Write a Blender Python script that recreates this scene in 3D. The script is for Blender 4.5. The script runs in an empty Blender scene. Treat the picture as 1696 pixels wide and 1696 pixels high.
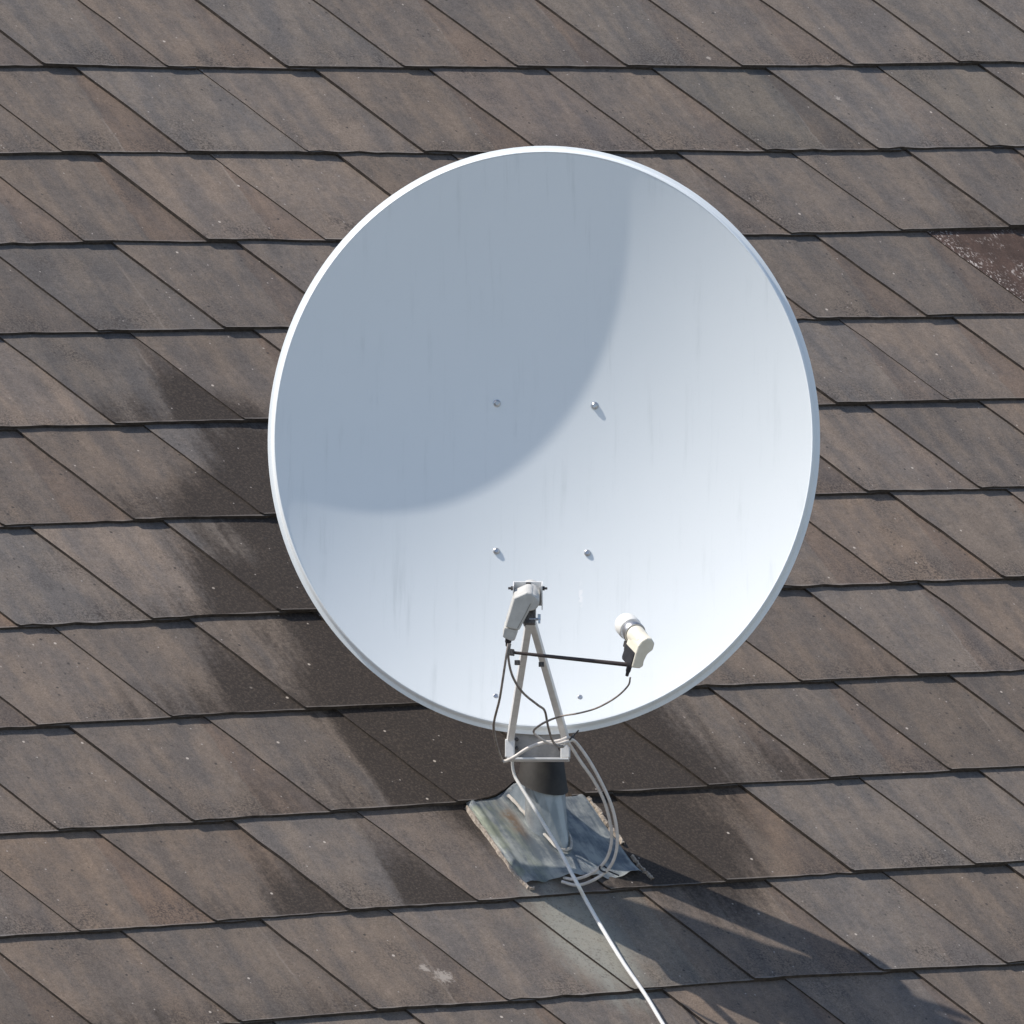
import bpy, bmesh, math, random
from mathutils import Vector, Matrix

sc = bpy.context.scene
col = sc.collection
rng = random.Random(7)

# ------------------------------------------------------------------ measured layout (metres)
CAM_LOC = (-7.7417, -12.0323, 0.0274)
CAM_RIGHT = (0.813224, -0.581951, -0.0)
CAM_UP = (0.032459, 0.045359, 0.998443)
CAM_FWD = (0.581045, 0.811958, -0.055777)
LENS = 342.615
PITCH = 0.664311
TILE_W = 0.21
ROW_H = 0.1957
ROW_SHIFT = -0.0709
FOOT = (-0.1147, -1.4453, -1.1215)
DISH_C = (-0.1719, -1.5259, -0.5975)
DX = (0.792419, -0.609978, 0.0)
DU = (0.105921, 0.137602, 0.984808)
DN = (-0.600711, -0.78038, 0.173648)
DISH_A = 0.3679
DISH_B = 0.3951
MEASURED = {(1, 0): (-0.0057, -0.0034), (1, 1): (-0.0053, 0.0035), (1, 2): (-0.0048, 0.0065), (1, 3): (-0.0057, 0.0075), (1, 4): (-0.0106, 0.0087), (1, 5): (-0.0174, 0.0098), (1, 6): (-0.0111, 0.0119), (1, 7): (-0.0059, 0.0104), (1, 8): (-0.0076, 0.0059), (2, 0): (-0.0056, 0.0005), (2, 1): (-0.0032, 0.0042), (2, 2): (-0.0043, 0.0071), (2, 3): (-0.0084, 0.0114), (2, 5): (-0.0104, 0.0158), (2, 6): (-0.0166, 0.0186), (2, 7): (-0.0109, 0.0186), (2, 8): (-0.0068, 0.0158), (3, 0): (-0.0004, 0.0046), (3, 1): (-0.0021, 0.0079), (3, 2): (-0.0103, 0.0123), (3, 6): (-0.0138, 0.019), (3, 7): (-0.0137, 0.0158), (3, 8): (-0.0125, 0.0107), (4, 0): (-0.0073, 0.005), (4, 1): (-0.0042, 0.0056), (4, 6): (-0.0146, 0.0182), (4, 7): (-0.0169, 0.0194), (5, 0): (-0.0108, 0.0074), (5, 1): (-0.0049, 0.0061), (5, 6): (-0.0192, 0.0138), (5, 7): (-0.0215, 0.0143), (6, 0): (-0.0111, 0.0111), (6, 1): (-0.0096, 0.0107), (6, 6): (-0.01, 0.0121), (6, 7): (-0.0137, 0.0149), (7, -1): (-0.0209, 0.0186), (7, 0): (-0.0161, 0.017), (7, 1): (-0.0169, 0.0125), (7, 6): (-0.0137, 0.0117), (7, 7): (-0.0202, 0.0127), (8, -1): (-0.0197, 0.0182), (8, 0): (-0.0154, 0.0144), (8, 1): (-0.0077, 0.0118), (8, 5): (-0.0107, 0.0106), (8, 6): (-0.0122, 0.0088), (9, -1): (-0.0168, 0.0209), (9, 0): (-0.0158, 0.0211), (9, 1): (-0.0059, 0.0172), (9, 2): (-0.0077, 0.0135), (9, 5): (-0.0071, 0.0118), (9, 6): (-0.0053, 0.0102), (10, -1): (-0.0114, 0.0158), (10, 0): (-0.0099, 0.0141), (10, 1): (-0.0083, 0.0099), (10, 2): (-0.0098, 0.0094), (10, 3): (-0.0008, 0.0048), (10, 4): (-0.0148, 0.0026), (10, 5): (-0.0089, 0.0017), (10, 6): (-0.0074, 0.0038), (11, 1): (0.0043, 0.0009), (11, 2): (0.0038, 0.002), (11, 3): (-0.0018, -0.0006), (11, 4): (-0.0083, -0.0036), (11, 5): (-0.0049, -0.0015), (11, 6): (-0.0031, 0.0027)}
BOLTS = [(-0.0644, 0.0545, -0.0613), (0.0664, 0.0514, -0.0612), (-0.0638, -0.1451, -0.0572), (0.0579, -0.1473, -0.0574), (-0.0619, -0.3444, -0.0156), (0.0504, -0.3457, -0.0158)]
CABLE_LEFT = [(-0.4614, -1.8507, -0.8415), (-0.4658, -1.8515, -0.86), (-0.4581, -1.8327, -0.8926), (-0.4402, -1.8009, -0.9188), (-0.407, -1.7435, -0.9489), (-0.3683, -1.6879, -0.9684), (-0.3207, -1.628, -0.9951), (-0.2893, -1.5922, -1.0133), (-0.2821, -1.5889, -1.0194), (-0.2761, -1.6025, -1.014), (-0.2625, -1.6177, -1.0009), (-0.2472, -1.6305, -0.9936), (-0.2358, -1.6352, -0.993), (-0.2261, -1.6422, -0.9906), (-0.2159, -1.643, -0.9878), (-0.2066, -1.6383, -0.9918)]
CABLE_INNER = [(-0.4596, -1.8522, -0.8415), (-0.4603, -1.8491, -0.8588), (-0.441, -1.8315, -0.8856), (-0.3975, -1.7936, -0.9109), (-0.3491, -1.7585, -0.9309), (-0.3248, -1.741, -0.9409), (-0.2766, -1.6809, -0.9651), (-0.2449, -1.6464, -0.9879), (-0.2348, -1.6434, -0.9973), (-0.2257, -1.6443, -0.9985), (-0.2048, -1.6277, -0.9965), (-0.1848, -1.6287, -1.0222), (-0.1648, -1.6298, -1.0472), (-0.1475, -1.6291, -1.0746), (-0.1347, -1.6253, -1.1036), (-0.1264, -1.618, -1.1287), (-0.1232, -1.6068, -1.1498), (-0.1244, -1.5921, -1.1661), (-0.1314, -1.573, -1.1793), (-0.1395, -1.5527, -1.1861), (-0.1441, -1.5344, -1.1856)]
CABLE_OUTER = [(-0.3207, -1.9243, -0.8868), (-0.3183, -1.9159, -0.8983), (-0.3144, -1.8842, -0.9153), (-0.3108, -1.8394, -0.9315), (-0.3066, -1.7936, -0.9416), (-0.308, -1.7554, -0.9479), (-0.3009, -1.7119, -0.9581), (-0.2884, -1.6728, -0.969), (-0.2804, -1.6548, -0.9761), (-0.2655, -1.6423, -0.9832), (-0.248, -1.6385, -0.9922), (-0.2346, -1.643, -0.9949), (-0.22, -1.6473, -0.9922), (-0.1976, -1.6327, -0.9941), (-0.1757, -1.6352, -1.0206), (-0.1553, -1.6371, -1.0536), (-0.1393, -1.6355, -1.0825), (-0.1278, -1.6308, -1.1116), (-0.1208, -1.6225, -1.1367), (-0.1182, -1.6109, -1.1578), (-0.1201, -1.5957, -1.1742), (-0.1284, -1.5757, -1.1873), (-0.1378, -1.5545, -1.1941), (-0.1513, -1.5388, -1.1897)]
CABLE_ROOF = [(-0.172, -1.4557, -1.0295), (-0.1695, -1.4522, -1.0412), (-0.1673, -1.4546, -1.0541), (-0.1658, -1.4651, -1.0664), (-0.1623, -1.4852, -1.0887), (-0.1575, -1.513, -1.1201), (-0.1533, -1.5389, -1.1492), (-0.1548, -1.5642, -1.1739), (-0.1545, -1.5816, -1.1919), (-0.1415, -1.5802, -1.2113), (-0.1412, -1.6207, -1.25), (-0.1452, -1.6722, -1.2897), (-0.1441, -1.718, -1.3268), (-0.1486, -1.767, -1.3646), (-0.1529, -1.838, -1.4208), (-0.1614, -1.9679, -1.5225)]
LNB_O = (-0.4427, -1.8725, -0.7881)
LNB_D = (0.57538, 0.74748, 0.33198)
LNB_Q = (0.79242, -0.60998, 0.0)
LNB_V = (-0.2025, -0.26307, 0.94329)
LNB_BODY = [(-0.0209, 0.0059), (-0.0045, 0.0139), (0.0017, 0.0131), (0.0055, 0.0085), (0.0047, 0.0), (0.0007, -0.0093), (-0.0144, -0.0398), (-0.0327, -0.0352)]
LNB_CAP = [(-0.0335, -0.0364), (-0.0156, -0.0406), (-0.0205, -0.0555), (-0.0255, -0.0559), (-0.0364, -0.0504)]
LNB_PTS = [(-0.0286, -0.0542), (-0.0295, -0.061), (-0.001, -0.0186), (0.0083, -0.0228), (-0.005, -0.0271)]
LNC_O = (-0.313, -1.9466, -0.8452)
LNC_D = (0.20041, 0.91588, 0.34785)
LNC_Q = (0.97967, -0.18412, -0.07964)
LNC_V = (0.0089, -0.35674, 0.93416)
LNC_BODY = [(-0.0104, -0.0108), (-0.0094, -0.0005), (-0.0059, 0.0065), (-0.0, 0.0107), (0.0069, 0.0106), (0.0129, 0.0041), (0.0126, -0.0053), (0.0063, -0.0116), (0.0036, -0.022), (0.0044, -0.0288), (0.0001, -0.0324), (-0.0113, -0.0318)]
LNC_HOLD = [(-0.007, -0.0123), (-0.0086, -0.032), (-0.0116, -0.0339), (-0.0127, -0.0297), (-0.0114, -0.0117)]
LNC_PTS = [(-0.0, 0.0), (-0.0106, -0.0347), (-0.0109, -0.0458), (0.0027, -0.0289)]
STRUT_L = [(-0.0048, -0.2812, 0.37), (-0.0417, -0.4038, 0.0)]
STRUT_R = [(-0.0024, -0.2812, 0.37), (0.0319, -0.402, 0.0)]
ROD = [(-0.0283, -0.3218, 0.335), (0.1265, -0.3389, 0.345)]
STRUT_BOLTS = [(-0.0229, -0.3303, 0.285), (0.0084, -0.3326, 0.285)]
APEX = [(-0.0046, -0.2771, 0.375), (0.0055, -0.2825, 0.375)]
SUN_DIR = (-0.490, 0.334, 0.805)
V = Vector
CL, CR, CU, CF = V(CAM_LOC), V(CAM_RIGHT), V(CAM_UP), V(CAM_FWD)

# ------------------------------------------------------------------ camera
cam_data = bpy.data.cameras.new("camera")
cam = bpy.data.objects.new("camera", cam_data)
col.objects.link(cam)
m = Matrix((CR, CU, -CF)).transposed().to_4x4()
m.translation = CL
cam.matrix_world = m
cam_data.sensor_width = 36
cam_data.lens = LENS
cam_data.clip_start = 0.5
cam_data.clip_end = 2000
sc.camera = cam

# ------------------------------------------------------------------ sky, sun, exposure
S = V(SUN_DIR).normalized()
world = bpy.data.worlds.new("World")
sc.world = world
world.use_nodes = True
nt = world.node_tree
nt.nodes.clear()
sky = nt.nodes.new("ShaderNodeTexSky")
sky.sky_type = 'NISHITA'
sky.sun_disc = False
sky.sun_elevation = math.asin(S.z)
sky.sun_rotation = math.atan2(S.x, S.y)
bg = nt.nodes.new("ShaderNodeBackground")
bg.inputs[1].default_value = 0.10
wo = nt.nodes.new("ShaderNodeOutputWorld")
nt.links.new(sky.outputs[0], bg.inputs[0])
nt.links.new(bg.outputs[0], wo.inputs[0])
sun_data = bpy.data.lights.new("sun", 'SUN')
sun_data.energy = 3.35
sun_data.angle = math.radians(0.53)
sun_data.color = (1.0, 0.935, 0.845)
sun = bpy.data.objects.new("sun", sun_data)
col.objects.link(sun)
sun.rotation_euler = S.to_track_quat('Z', 'Y').to_euler()
sun.location = (0, 0, 6)
sc.view_settings.view_transform = 'Standard'
sc.view_settings.look = 'None'
sc.view_settings.gamma = 1
sc.view_settings.use_curve_mapping = False
sc.view_settings.exposure = 0.62
sc.render.engine = 'CYCLES'
sc.cycles.max_bounces = 6
sc.cycles.use_denoising = True

# ------------------------------------------------------------------ helpers: materials
class NB:
    """small node builder"""
    def __init__(self, name):
        self.mat = bpy.data.materials.new(name)
        self.mat.use_nodes = True
        self.t = self.mat.node_tree
        self.t.nodes.clear()
        self.out = self.t.nodes.new("ShaderNodeOutputMaterial")
        self.b = self.t.nodes.new("ShaderNodeBsdfPrincipled")
        self.t.links.new(self.b.outputs[0], self.out.inputs[0])
    def put(self, sock, v):
        if isinstance(v, bpy.types.NodeSocket):
            self.t.links.new(v, sock)
        else:
            if sock.type == 'RGBA' and len(v) == 3:
                v = (*v, 1)
            sock.default_value = v
    def m(self, op, a, b=0.0, c=0.0, clamp=False):
        n = self.t.nodes.new("ShaderNodeMath"); n.operation = op; n.use_clamp = clamp
        self.put(n.inputs[0], a); self.put(n.inputs[1], b); self.put(n.inputs[2], c)
        return n.outputs[0]
    def vm(self, op, a, b=(0, 0, 0)):
        n = self.t.nodes.new("ShaderNodeVectorMath"); n.operation = op
        self.put(n.inputs[0], a); self.put(n.inputs[1], b)
        return n.outputs[1] if op in ('LENGTH', 'DISTANCE', 'DOT_PRODUCT') else n.outputs[0]
    def step(self, x, lo, hi):
        n = self.t.nodes.new("ShaderNodeMapRange"); n.interpolation_type = 'SMOOTHSTEP'
        self.put(n.inputs[0], x); n.inputs[1].default_value = lo; n.inputs[2].default_value = hi
        return n.outputs[0]
    def noise(self, vec, scale, detail=4, rough=0.6):
        n = self.t.nodes.new("ShaderNodeTexNoise")
        self.put(n.inputs['Vector'], vec); n.inputs['Scale'].default_value = scale
        n.inputs['Detail'].default_value = detail; n.inputs['Roughness'].default_value = rough
        return n.outputs[0]
    def voro(self, vec, scale):
        n = self.t.nodes.new("ShaderNodeTexVoronoi")
        self.put(n.inputs['Vector'], vec); n.inputs['Scale'].default_value = scale
        return n.outputs['Distance'], n.outputs['Color']
    def mix(self, f, a, b):
        n = self.t.nodes.new("ShaderNodeMix"); n.data_type = 'RGBA'
        self.put(n.inputs[0], f); self.put(n.inputs[6], a); self.put(n.inputs[7], b)
        return n.outputs[2]
    def mul(self, a, b):
        n = self.t.nodes.new("ShaderNodeMix"); n.data_type = 'RGBA'; n.blend_type = 'MULTIPLY'
        n.inputs[0].default_value = 1
        self.put(n.inputs[6], a); self.put(n.inputs[7], b)
        return n.outputs[2]
    def xyz(self, v):
        n = self.t.nodes.new("ShaderNodeSeparateXYZ"); self.put(n.inputs[0], v); return n.outputs
    def comb(self, x, y, z):
        n = self.t.nodes.new("ShaderNodeCombineXYZ")
        self.put(n.inputs[0], x); self.put(n.inputs[1], y); self.put(n.inputs[2], z)
        return n.outputs[0]
    def co(self, obj=None, what='Object'):
        n = self.t.nodes.new("ShaderNodeTexCoord")
        if obj: n.object = obj
        return n.outputs[what]
    def info(self, what):
        return self.t.nodes.new("ShaderNodeObjectInfo").outputs[what]
    def prop(self, name):
        n = self.t.nodes.new("ShaderNodeAttribute"); n.attribute_type = 'OBJECT'; n.attribute_name = name
        return n.outputs['Fac']
    def bump(self, h, strength, dist):
        n = self.t.nodes.new("ShaderNodeBump"); n.inputs['Strength'].default_value = strength
        n.inputs['Distance'].default_value = dist; self.put(n.inputs['Height'], h)
        self.t.links.new(n.outputs[0], self.b.inputs['Normal'])
    def set(self, color=None, rough=None, metal=None, spec=None):
        if color is not None: self.put(self.b.inputs['Base Color'], color)
        if rough is not None: self.put(self.b.inputs['Roughness'], rough)
        if metal is not None: self.put(self.b.inputs['Metallic'], metal)
        if spec is not None: self.put(self.b.inputs['Specular IOR Level'], spec)
        return self.mat

def worn(name, a, b, rough, metal=0.0, scale=60, spec=0.5):
    """two close tones mixed by a cloudy noise, with fine relief"""
    k = NB(name)
    c = k.co()
    f = k.noise(c, scale, 5, 0.65)
    k.bump(k.noise(c, scale * 6, 3), 0.08, 0.001)
    return k.set(k.mix(k.step(f, 0.35, 0.65), a, b), rough, metal, spec)

# ------------------------------------------------------------------ helpers: objects
def tag(o, label=None, category=None, group=None, kind=None):
    for k, v in (("label", label), ("category", category), ("group", group), ("kind", kind)):
        if v: o[k] = v
    return o

def empty(name, loc):
    o = bpy.data.objects.new(name, None)
    o.empty_display_size = 0.1
    o.location = loc
    col.objects.link(o)
    return o

ORIGIN = {}
def build(name, bm, mat, parent=None, smooth=False, angle=35):
    """bmesh in world coordinates -> one mesh object with its origin inside it"""
    vs = [v.co for v in bm.verts]
    c = V((sum(v.x for v in vs), sum(v.y for v in vs), sum(v.z for v in vs))) / len(vs)
    for v in bm.verts: v.co -= c
    bmesh.ops.recalc_face_normals(bm, faces=bm.faces[:])
    me = bpy.data.meshes.new(name)
    bm.to_mesh(me); bm.free()
    for mt in (mat if isinstance(mat, (list, tuple)) else [mat]):
        me.materials.append(mt)
    if smooth:
        me.polygons.foreach_set("use_smooth", [True] * len(me.polygons))
        me.set_sharp_from_angle(angle=math.radians(angle))
    o = bpy.data.objects.new(name, me)
    col.objects.link(o)
    base = V((0, 0, 0))
    if parent:
        o.parent = parent
        base = ORIGIN.get(parent.name, parent.location)
    o.location = c - base
    ORIGIN[o.name] = c
    return o

def prism(bm, O, Q, W, D, poly, t0, t1, bevel=0.0, segs=2):
    """outline poly in plane (O;Q,W), extruded along D from t0 to t1"""
    a = [bm.verts.new(O + Q * p + W * q + D * t0) for p, q in poly]
    b = [bm.verts.new(O + Q * p + W * q + D * t1) for p, q in poly]
    n = len(poly)
    fs = [bm.faces.new(a), bm.faces.new(b[::-1])]
    for k in range(n):
        fs.append(bm.faces.new((a[k], b[k], b[(k + 1) % n], a[(k + 1) % n])))
    bmesh.ops.recalc_face_normals(bm, faces=fs)
    if bevel:
        es = list({e for f in fs for e in f.edges})
        bmesh.ops.bevel(bm, geom=es, offset=bevel, segments=segs, profile=0.6, affect='EDGES', clamp_overlap=True)

def box(bm, O, X, Y, Z, x0, x1, y0, y1, z0, z1, bevel=0.0):
    prism(bm, O, X, Y, Z, [(x0, y0), (x1, y0), (x1, y1), (x0, y1)], z0, z1, bevel)

def perp(d):
    a = V((0, 0, 1)) if abs(d.z) < 0.9 else V((1, 0, 0))
    u = d.cross(a).normalized()
    return u, d.cross(u).normalized()

def lathe(bm, O, D, prof, n=24):
    """profile of (distance along D, radius)"""
    D = D.normalized(); U, W = perp(D)
    rings = []
    for t, r in prof:
        if r < 1e-6:
            rings.append([bm.verts.new(O + D * t)])
        else:
            rings.append([bm.verts.new(O + D * t + (U * math.cos(2 * math.pi * k / n) + W * math.sin(2 * math.pi * k / n)) * r) for k in range(n)])
    for A, B in zip(rings, rings[1:]):
        for k in range(n):
            q = [A[k % len(A)], A[(k + 1) % len(A)], B[(k + 1) % len(B)], B[k % len(B)]]
            q = list(dict.fromkeys(q))
            if len(q) > 2: bm.faces.new(q)
    if len(rings[0]) > 1: bm.faces.new(rings[0][::-1])
    if len(rings[-1]) > 1: bm.faces.new(rings[-1])

def catmull(pts, per=8):
    P = [V(p) for p in pts]
    P = [P[0] * 2 - P[1]] + P + [P[-1] * 2 - P[-2]]
    out = []
    for i in range(1, len(P) - 2):
        p0, p1, p2, p3 = P[i - 1:i + 3]
        for k in range(per):
            t = k / per
            out.append(0.5 * ((2 * p1) + (p2 - p0) * t + (2 * p0 - 5 * p1 + 4 * p2 - p3) * t * t + (3 * p1 - p0 - 3 * p2 + p3) * t ** 3))
    out.append(P[-2])
    return out

def tube(bm, pts, rad, n=10, per=8):
    """round tube along a smooth curve; rad is one radius or one per control point"""
    path = catmull(pts, per)
    L = len(path)
    def r_at(k):
        if not isinstance(rad, (list, tuple)): return rad
        x = k / (L - 1) * (len(rad) - 1); i = min(int(x), len(rad) - 2)
        return rad[i] + (rad[i + 1] - rad[i]) * (x - i)
    prev = None; up = V((0.3, -0.8, 0.5)).normalized()
    for k, p in enumerate(path):
        d = (path[min(k + 1, L - 1)] - path[max(k - 1, 0)]).normalized()
        u = (up - d * up.dot(d)).normalized(); w = d.cross(u); up = u
        ring = [bm.verts.new(p + (u * math.cos(2 * math.pi * j / n) + w * math.sin(2 * math.pi * j / n)) * r_at(k)) for j in range(n)]
        if prev:
            for j in range(n):
                bm.faces.new((prev[j], prev[(j + 1) % n], ring[(j + 1) % n], ring[j]))
        else:
            bm.faces.new(ring[::-1])
        prev = ring
    bm.faces.new(prev)

def bar(bm, p0, p1, w, h, side, bevel=0.0):
    """rectangular bar from p0 to p1, w wide along `side`"""
    d = (p1 - p0); L = d.length; d.normalize()
    s = (side - d * side.dot(d)).normalized(); t = d.cross(s)
    box(bm, p0, s, t, d, -w / 2, w / 2, -h / 2, h / 2, 0, L, bevel)

# ================================================================== THE ROOF
E = V((1, 0, 0))
UPS = V((0, math.cos(PITCH), math.sin(PITCH)))       # up the slope
NRM = V((0, -math.sin(PITCH), math.cos(PITCH)))
def RP(a, b, h=0.0):
    """a along the eaves, b down the slope, h above the roof plane"""
    return E * a - UPS * b + NRM * h

underlay = worn("roof_underlay_felt", (0.025, 0.023, 0.022), (0.04, 0.036, 0.033), 0.95, scale=14)
bm = bmesh.new()
bmesh.ops.create_cube(bm, size=1)
for v in bm.verts:
    v.co = V((v.co.x * 9 + 0.4, v.co.y * 7 - 1.2, v.co.z * 0.08 - 0.058))
me = bpy.data.meshes.new("roof"); bm.to_mesh(me); bm.free(); me.materials.append(underlay)
roof = bpy.data.objects.new("roof", me)
roof.rotation_euler = (PITCH, 0, 0)
col.objects.link(roof)
tag(roof, "pitched roof of grey-brown slanted fibre cement tiles", kind="structure")

# dirt that has collected behind and below the dish: centre a, b and radius
STAINS = [(-0.17, 1.09, 0.085), (-0.16, 1.18, 0.09), (-0.19, 1.33, 0.135), (-0.21, 1.48, 0.135), (-0.20, 1.60, 0.125), (-0.18, 1.71, 0.11),
          (0.10, 1.66, 0.17), (0.07, 1.78, 0.14), (0.10, 1.87, 0.11), (0.0, 1.45, 0.22), (-0.10, 1.68, 0.11)]
# how much dirt sits in the wedge and along the foot of single tiles: row, place
DIRT = {(5, 0): (0.85, 0.45), (5, 1): (0.2, 0.3), (6, 0): (0.35, 0.40), (6, 1): (0.6, 0.6), (7, 0): (0.65, 0.25), (7, 1): (0.8, 0.8), (8, -1): (0.15, 0.2),
        (8, 0): (0.6, 0.5), (8, 1): (0.9, 0.45), (9, 0): (0.15, 0.25), (9, 1): (0.95, 0.4), (9, 2): (0.8, 0.8), (10, 0): (0.55, 0.35), (10, 1): (0.65, 0.35), (11, 0): (0.1, 0.25),
        (11, 1): (0.1, 0.2), (3, 7): (0.45, 0.0), (5, 8): (0.0, 0.4), (8, 5): (0.2, 0.15), (9, 3): (0.7, 0.6), (7, -1): (0.1, 0.15),
        (9, 4): (0.35, 0.25), (10, 3): (0.75, 0.5), (11, -1): (0.0, 0.4), (4, 7): (0.0, 0.15)}

def tile_material(name, cool, warm, fleck=0.0):
    k = NB(name)
    P = k.co(roof)
    rnd = k.info('Random')
    px, py, pz = k.xyz(P)[:3]
    off = k.comb(k.m('MULTIPLY', rnd, 61.0), k.m('MULTIPLY', rnd, 37.0), k.m('MULTIPLY', rnd, 23.0))
    PO = k.vm('ADD', P, off)
    uv = k.xyz(k.co(None, 'UV'))
    ux, us = uv[0], uv[1]
    streak = k.noise(k.vm('ADD', k.vm('MULTIPLY', P, (34, 5.5, 1)), off), 1.0, 6, 0.62)
    broad = k.noise(k.vm('ADD', k.vm('MULTIPLY', P, (13, 4.5, 1)), off), 1.0, 3, 0.5)
    cloud = k.noise(PO, 26, 7, 0.68)
    fine = k.noise(PO, 330, 3, 0.7)
    tone = k.m('ADD', k.m('ADD', k.m('MULTIPLY', streak, 0.42), k.m('MULTIPLY', cloud, 0.28)), k.m('MULTIPLY', broad, 0.30))
    c = k.mix(k.step(tone, 0.40, 0.60), cool, warm)
    c = k.mul(c, k.info('Color'))
    # fine grain
    mid = k.noise(PO, 95, 4, 0.7)
    grain = k.noise(PO, 620, 2, 0.6)
    g = k.m('ADD', -0.32, k.m('ADD', k.m('ADD', k.m('MULTIPLY', fine, 0.95), k.m('MULTIPLY', grain, 0.95)), k.m('MULTIPLY', mid, 0.75)))
    g = k.m('MULTIPLY', g, k.m('ADD', 0.66, k.m('MULTIPLY', k.m('ADD', k.m('MULTIPLY', streak, 0.7), k.m('MULTIPLY', cloud, 0.3)), 0.68)))
    c = k.mul(c, k.comb(g, g, g))
    # wedge beside the lower joint that the tile above keeps wetter
    edge = k.m('ADD', k.m('ADD', ux, k.m('MULTIPLY', k.m('SUBTRACT', rnd, 0.5), 0.022)), k.m('MULTIPLY', k.m('SUBTRACT', cloud, 0.5), 0.016))
    wedge = k.m('MULTIPLY', k.step(edge, 0.1185, 0.1225), k.step(k.m('FRACT', k.m('MULTIPLY', rnd, 7.3)), 0.15, 0.75))
    c = k.mix(k.m('MULTIPLY', wedge, 0.55), c, k.mul(c, (0.86, 0.76, 0.72)))
    rim = k.m('SUBTRACT', 1.0, k.step(k.m('ABSOLUTE', k.m('SUBTRACT', edge, 0.1185)), 0.0008, 0.0028))
    c = k.mix(k.m('MULTIPLY', rim, k.m('MULTIPLY', k.m('MULTIPLY', k.step(streak, 0.46, 0.62), k.step(k.m('FRACT', k.m('MULTIPLY', rnd, 13.7)), 0.45, 0.75)), 0.20)), c, (0.36, 0.31, 0.27))
    # dark algae mottling, gathered at the lower edges and here and there
    gather = k.m('ADD', k.noise(PO, 9, 5, 0.65), k.m('MULTIPLY', k.m('SUBTRACT', 1.0, k.step(us, 0.0, 0.07)), 0.15))
    speck = k.m('ADD', k.m('MULTIPLY', k.noise(PO, 300, 3, 0.7), 0.65), k.m('MULTIPLY', mid, 0.35))
    motts = k.m('MULTIPLY', k.step(gather, 0.45, 0.80), k.step(speck, 0.46, 0.58))
    c = k.mix(k.m('MULTIPLY', motts, 0.75), c, (0.040, 0.033, 0.030))
    # brown dirt under and beside the dish, with ragged edges that run down the slope
    tot = None
    for a, b, r in STAINS:
        d = k.vm('LENGTH', k.vm('MULTIPLY', k.vm('SUBTRACT', P, (a, -b, 0)), (1.0, 0.60, 0.0)))
        s = k.m('SUBTRACT', 1.0, k.step(d, r * 0.15, r * 1.5))
        tot = s if tot is None else k.m('MAXIMUM', tot, s)
    low = k.m('SUBTRACT', 1.0, k.step(us, 0.0, 0.13))
    wet = k.m('MULTIPLY', k.step(edge, 0.085, 0.135), k.m('ADD', 0.45, k.m('MULTIPLY', k.step(us, 0.19, 0.03), 0.55)))
    tot = k.m('ADD', tot, k.m('MULTIPLY', wet, k.prop('dirt_wedge')))
    tot = k.m('ADD', tot, k.m('MULTIPLY', low, k.prop('dirt_low')))
    drip = k.noise(k.vm('ADD', k.vm('MULTIPLY', P, (42, 3.4, 1)), off), 1.0, 5, 0.6)
    halo = k.m('SUBTRACT', 1.0, k.step(k.vm('LENGTH', k.vm('MULTIPLY', k.vm('SUBTRACT', P, (-0.22, -1.40, 0)), (1.0, 0.62, 0.0))), 0.10, 0.36))
    tot = k.m('ADD', tot, k.m('MULTIPLY', halo, k.m('MULTIPLY', k.step(k.noise(k.vm('MULTIPLY', P, (1.0, 0.5, 1.0)), 9, 4), 0.36, 0.62), 0.42)))
    wob = k.m('ADD', k.m('MULTIPLY', k.m('SUBTRACT', drip, 0.5), 1.25), k.m('MULTIPLY', k.m('SUBTRACT', k.noise(PO, 140, 5, 0.8), 0.5), 1.1))
    tot = k.m('ADD', tot, k.m('MULTIPLY', wob, k.step(tot, 0.02, 0.40)))
    dirt = k.step(tot, 0.10, 0.90)
    dcol = k.mix(k.step(k.noise(PO, 260, 4, 0.8), 0.46, 0.66), (0.032, 0.025, 0.021), (0.078, 0.061, 0.048))
    c = k.mix(k.m('MULTIPLY', dirt, 0.94), c, dcol)
    # small dark and pale spots
    d1, r1 = k.voro(PO, 62)
    spot = k.m('MULTIPLY', k.m('SUBTRACT', 1.0, k.step(k.m('ADD', d1, k.m('MULTIPLY', fine, 0.16)), 0.16, 0.26)), k.step(k.xyz(r1)[0], 0.50, 0.60))
    c = k.mix(k.m('MULTIPLY', spot, k.m('MULTIPLY', k.step(k.noise(PO, 14, 2), 0.42, 0.60), 0.85)), c, (0.045, 0.040, 0.038))
    d2, r2 = k.voro(k.vm('ADD', PO, (3.1, 1.7, 0)), 24)
    spot2 = k.m('MULTIPLY', k.m('SUBTRACT', 1.0, k.step(d2, 0.035, 0.065)), k.step(k.xyz(r2)[0], 0.52, 0.56))
    c = k.mix(k.m('MULTIPLY', spot2, 0.85), c, (0.55, 0.48, 0.41))
    d3, r3 = k.voro(k.vm('ADD', PO, (5.3, 2.9, 0)), 75)
    spot3 = k.m('MULTIPLY', k.m('SUBTRACT', 1.0, k.step(d3, 0.07, 0.12)), k.step(k.xyz(r3)[0], 0.84, 0.88))
    c = k.mix(k.m('MULTIPLY', spot3, 0.7), c, (0.45, 0.40, 0.36))
    if fleck:
        near = k.m('MAXIMUM', k.m('SUBTRACT', 1.0, k.step(k.m('ADD', ux, k.m('MULTIPLY', us, 0.44)), 0.0, 0.05)), k.step(k.noise(PO, 22, 3), 0.47, 0.68))
        fl = k.m('MULTIPLY', k.step(k.noise(k.vm('MULTIPLY', PO, (1.0, 0.6, 1)), 260, 3, 0.6), 0.535, 0.63), near)
        c = k.mix(k.m('MULTIPLY', fl, fleck), c, (0.62, 0.55, 0.50))
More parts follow.
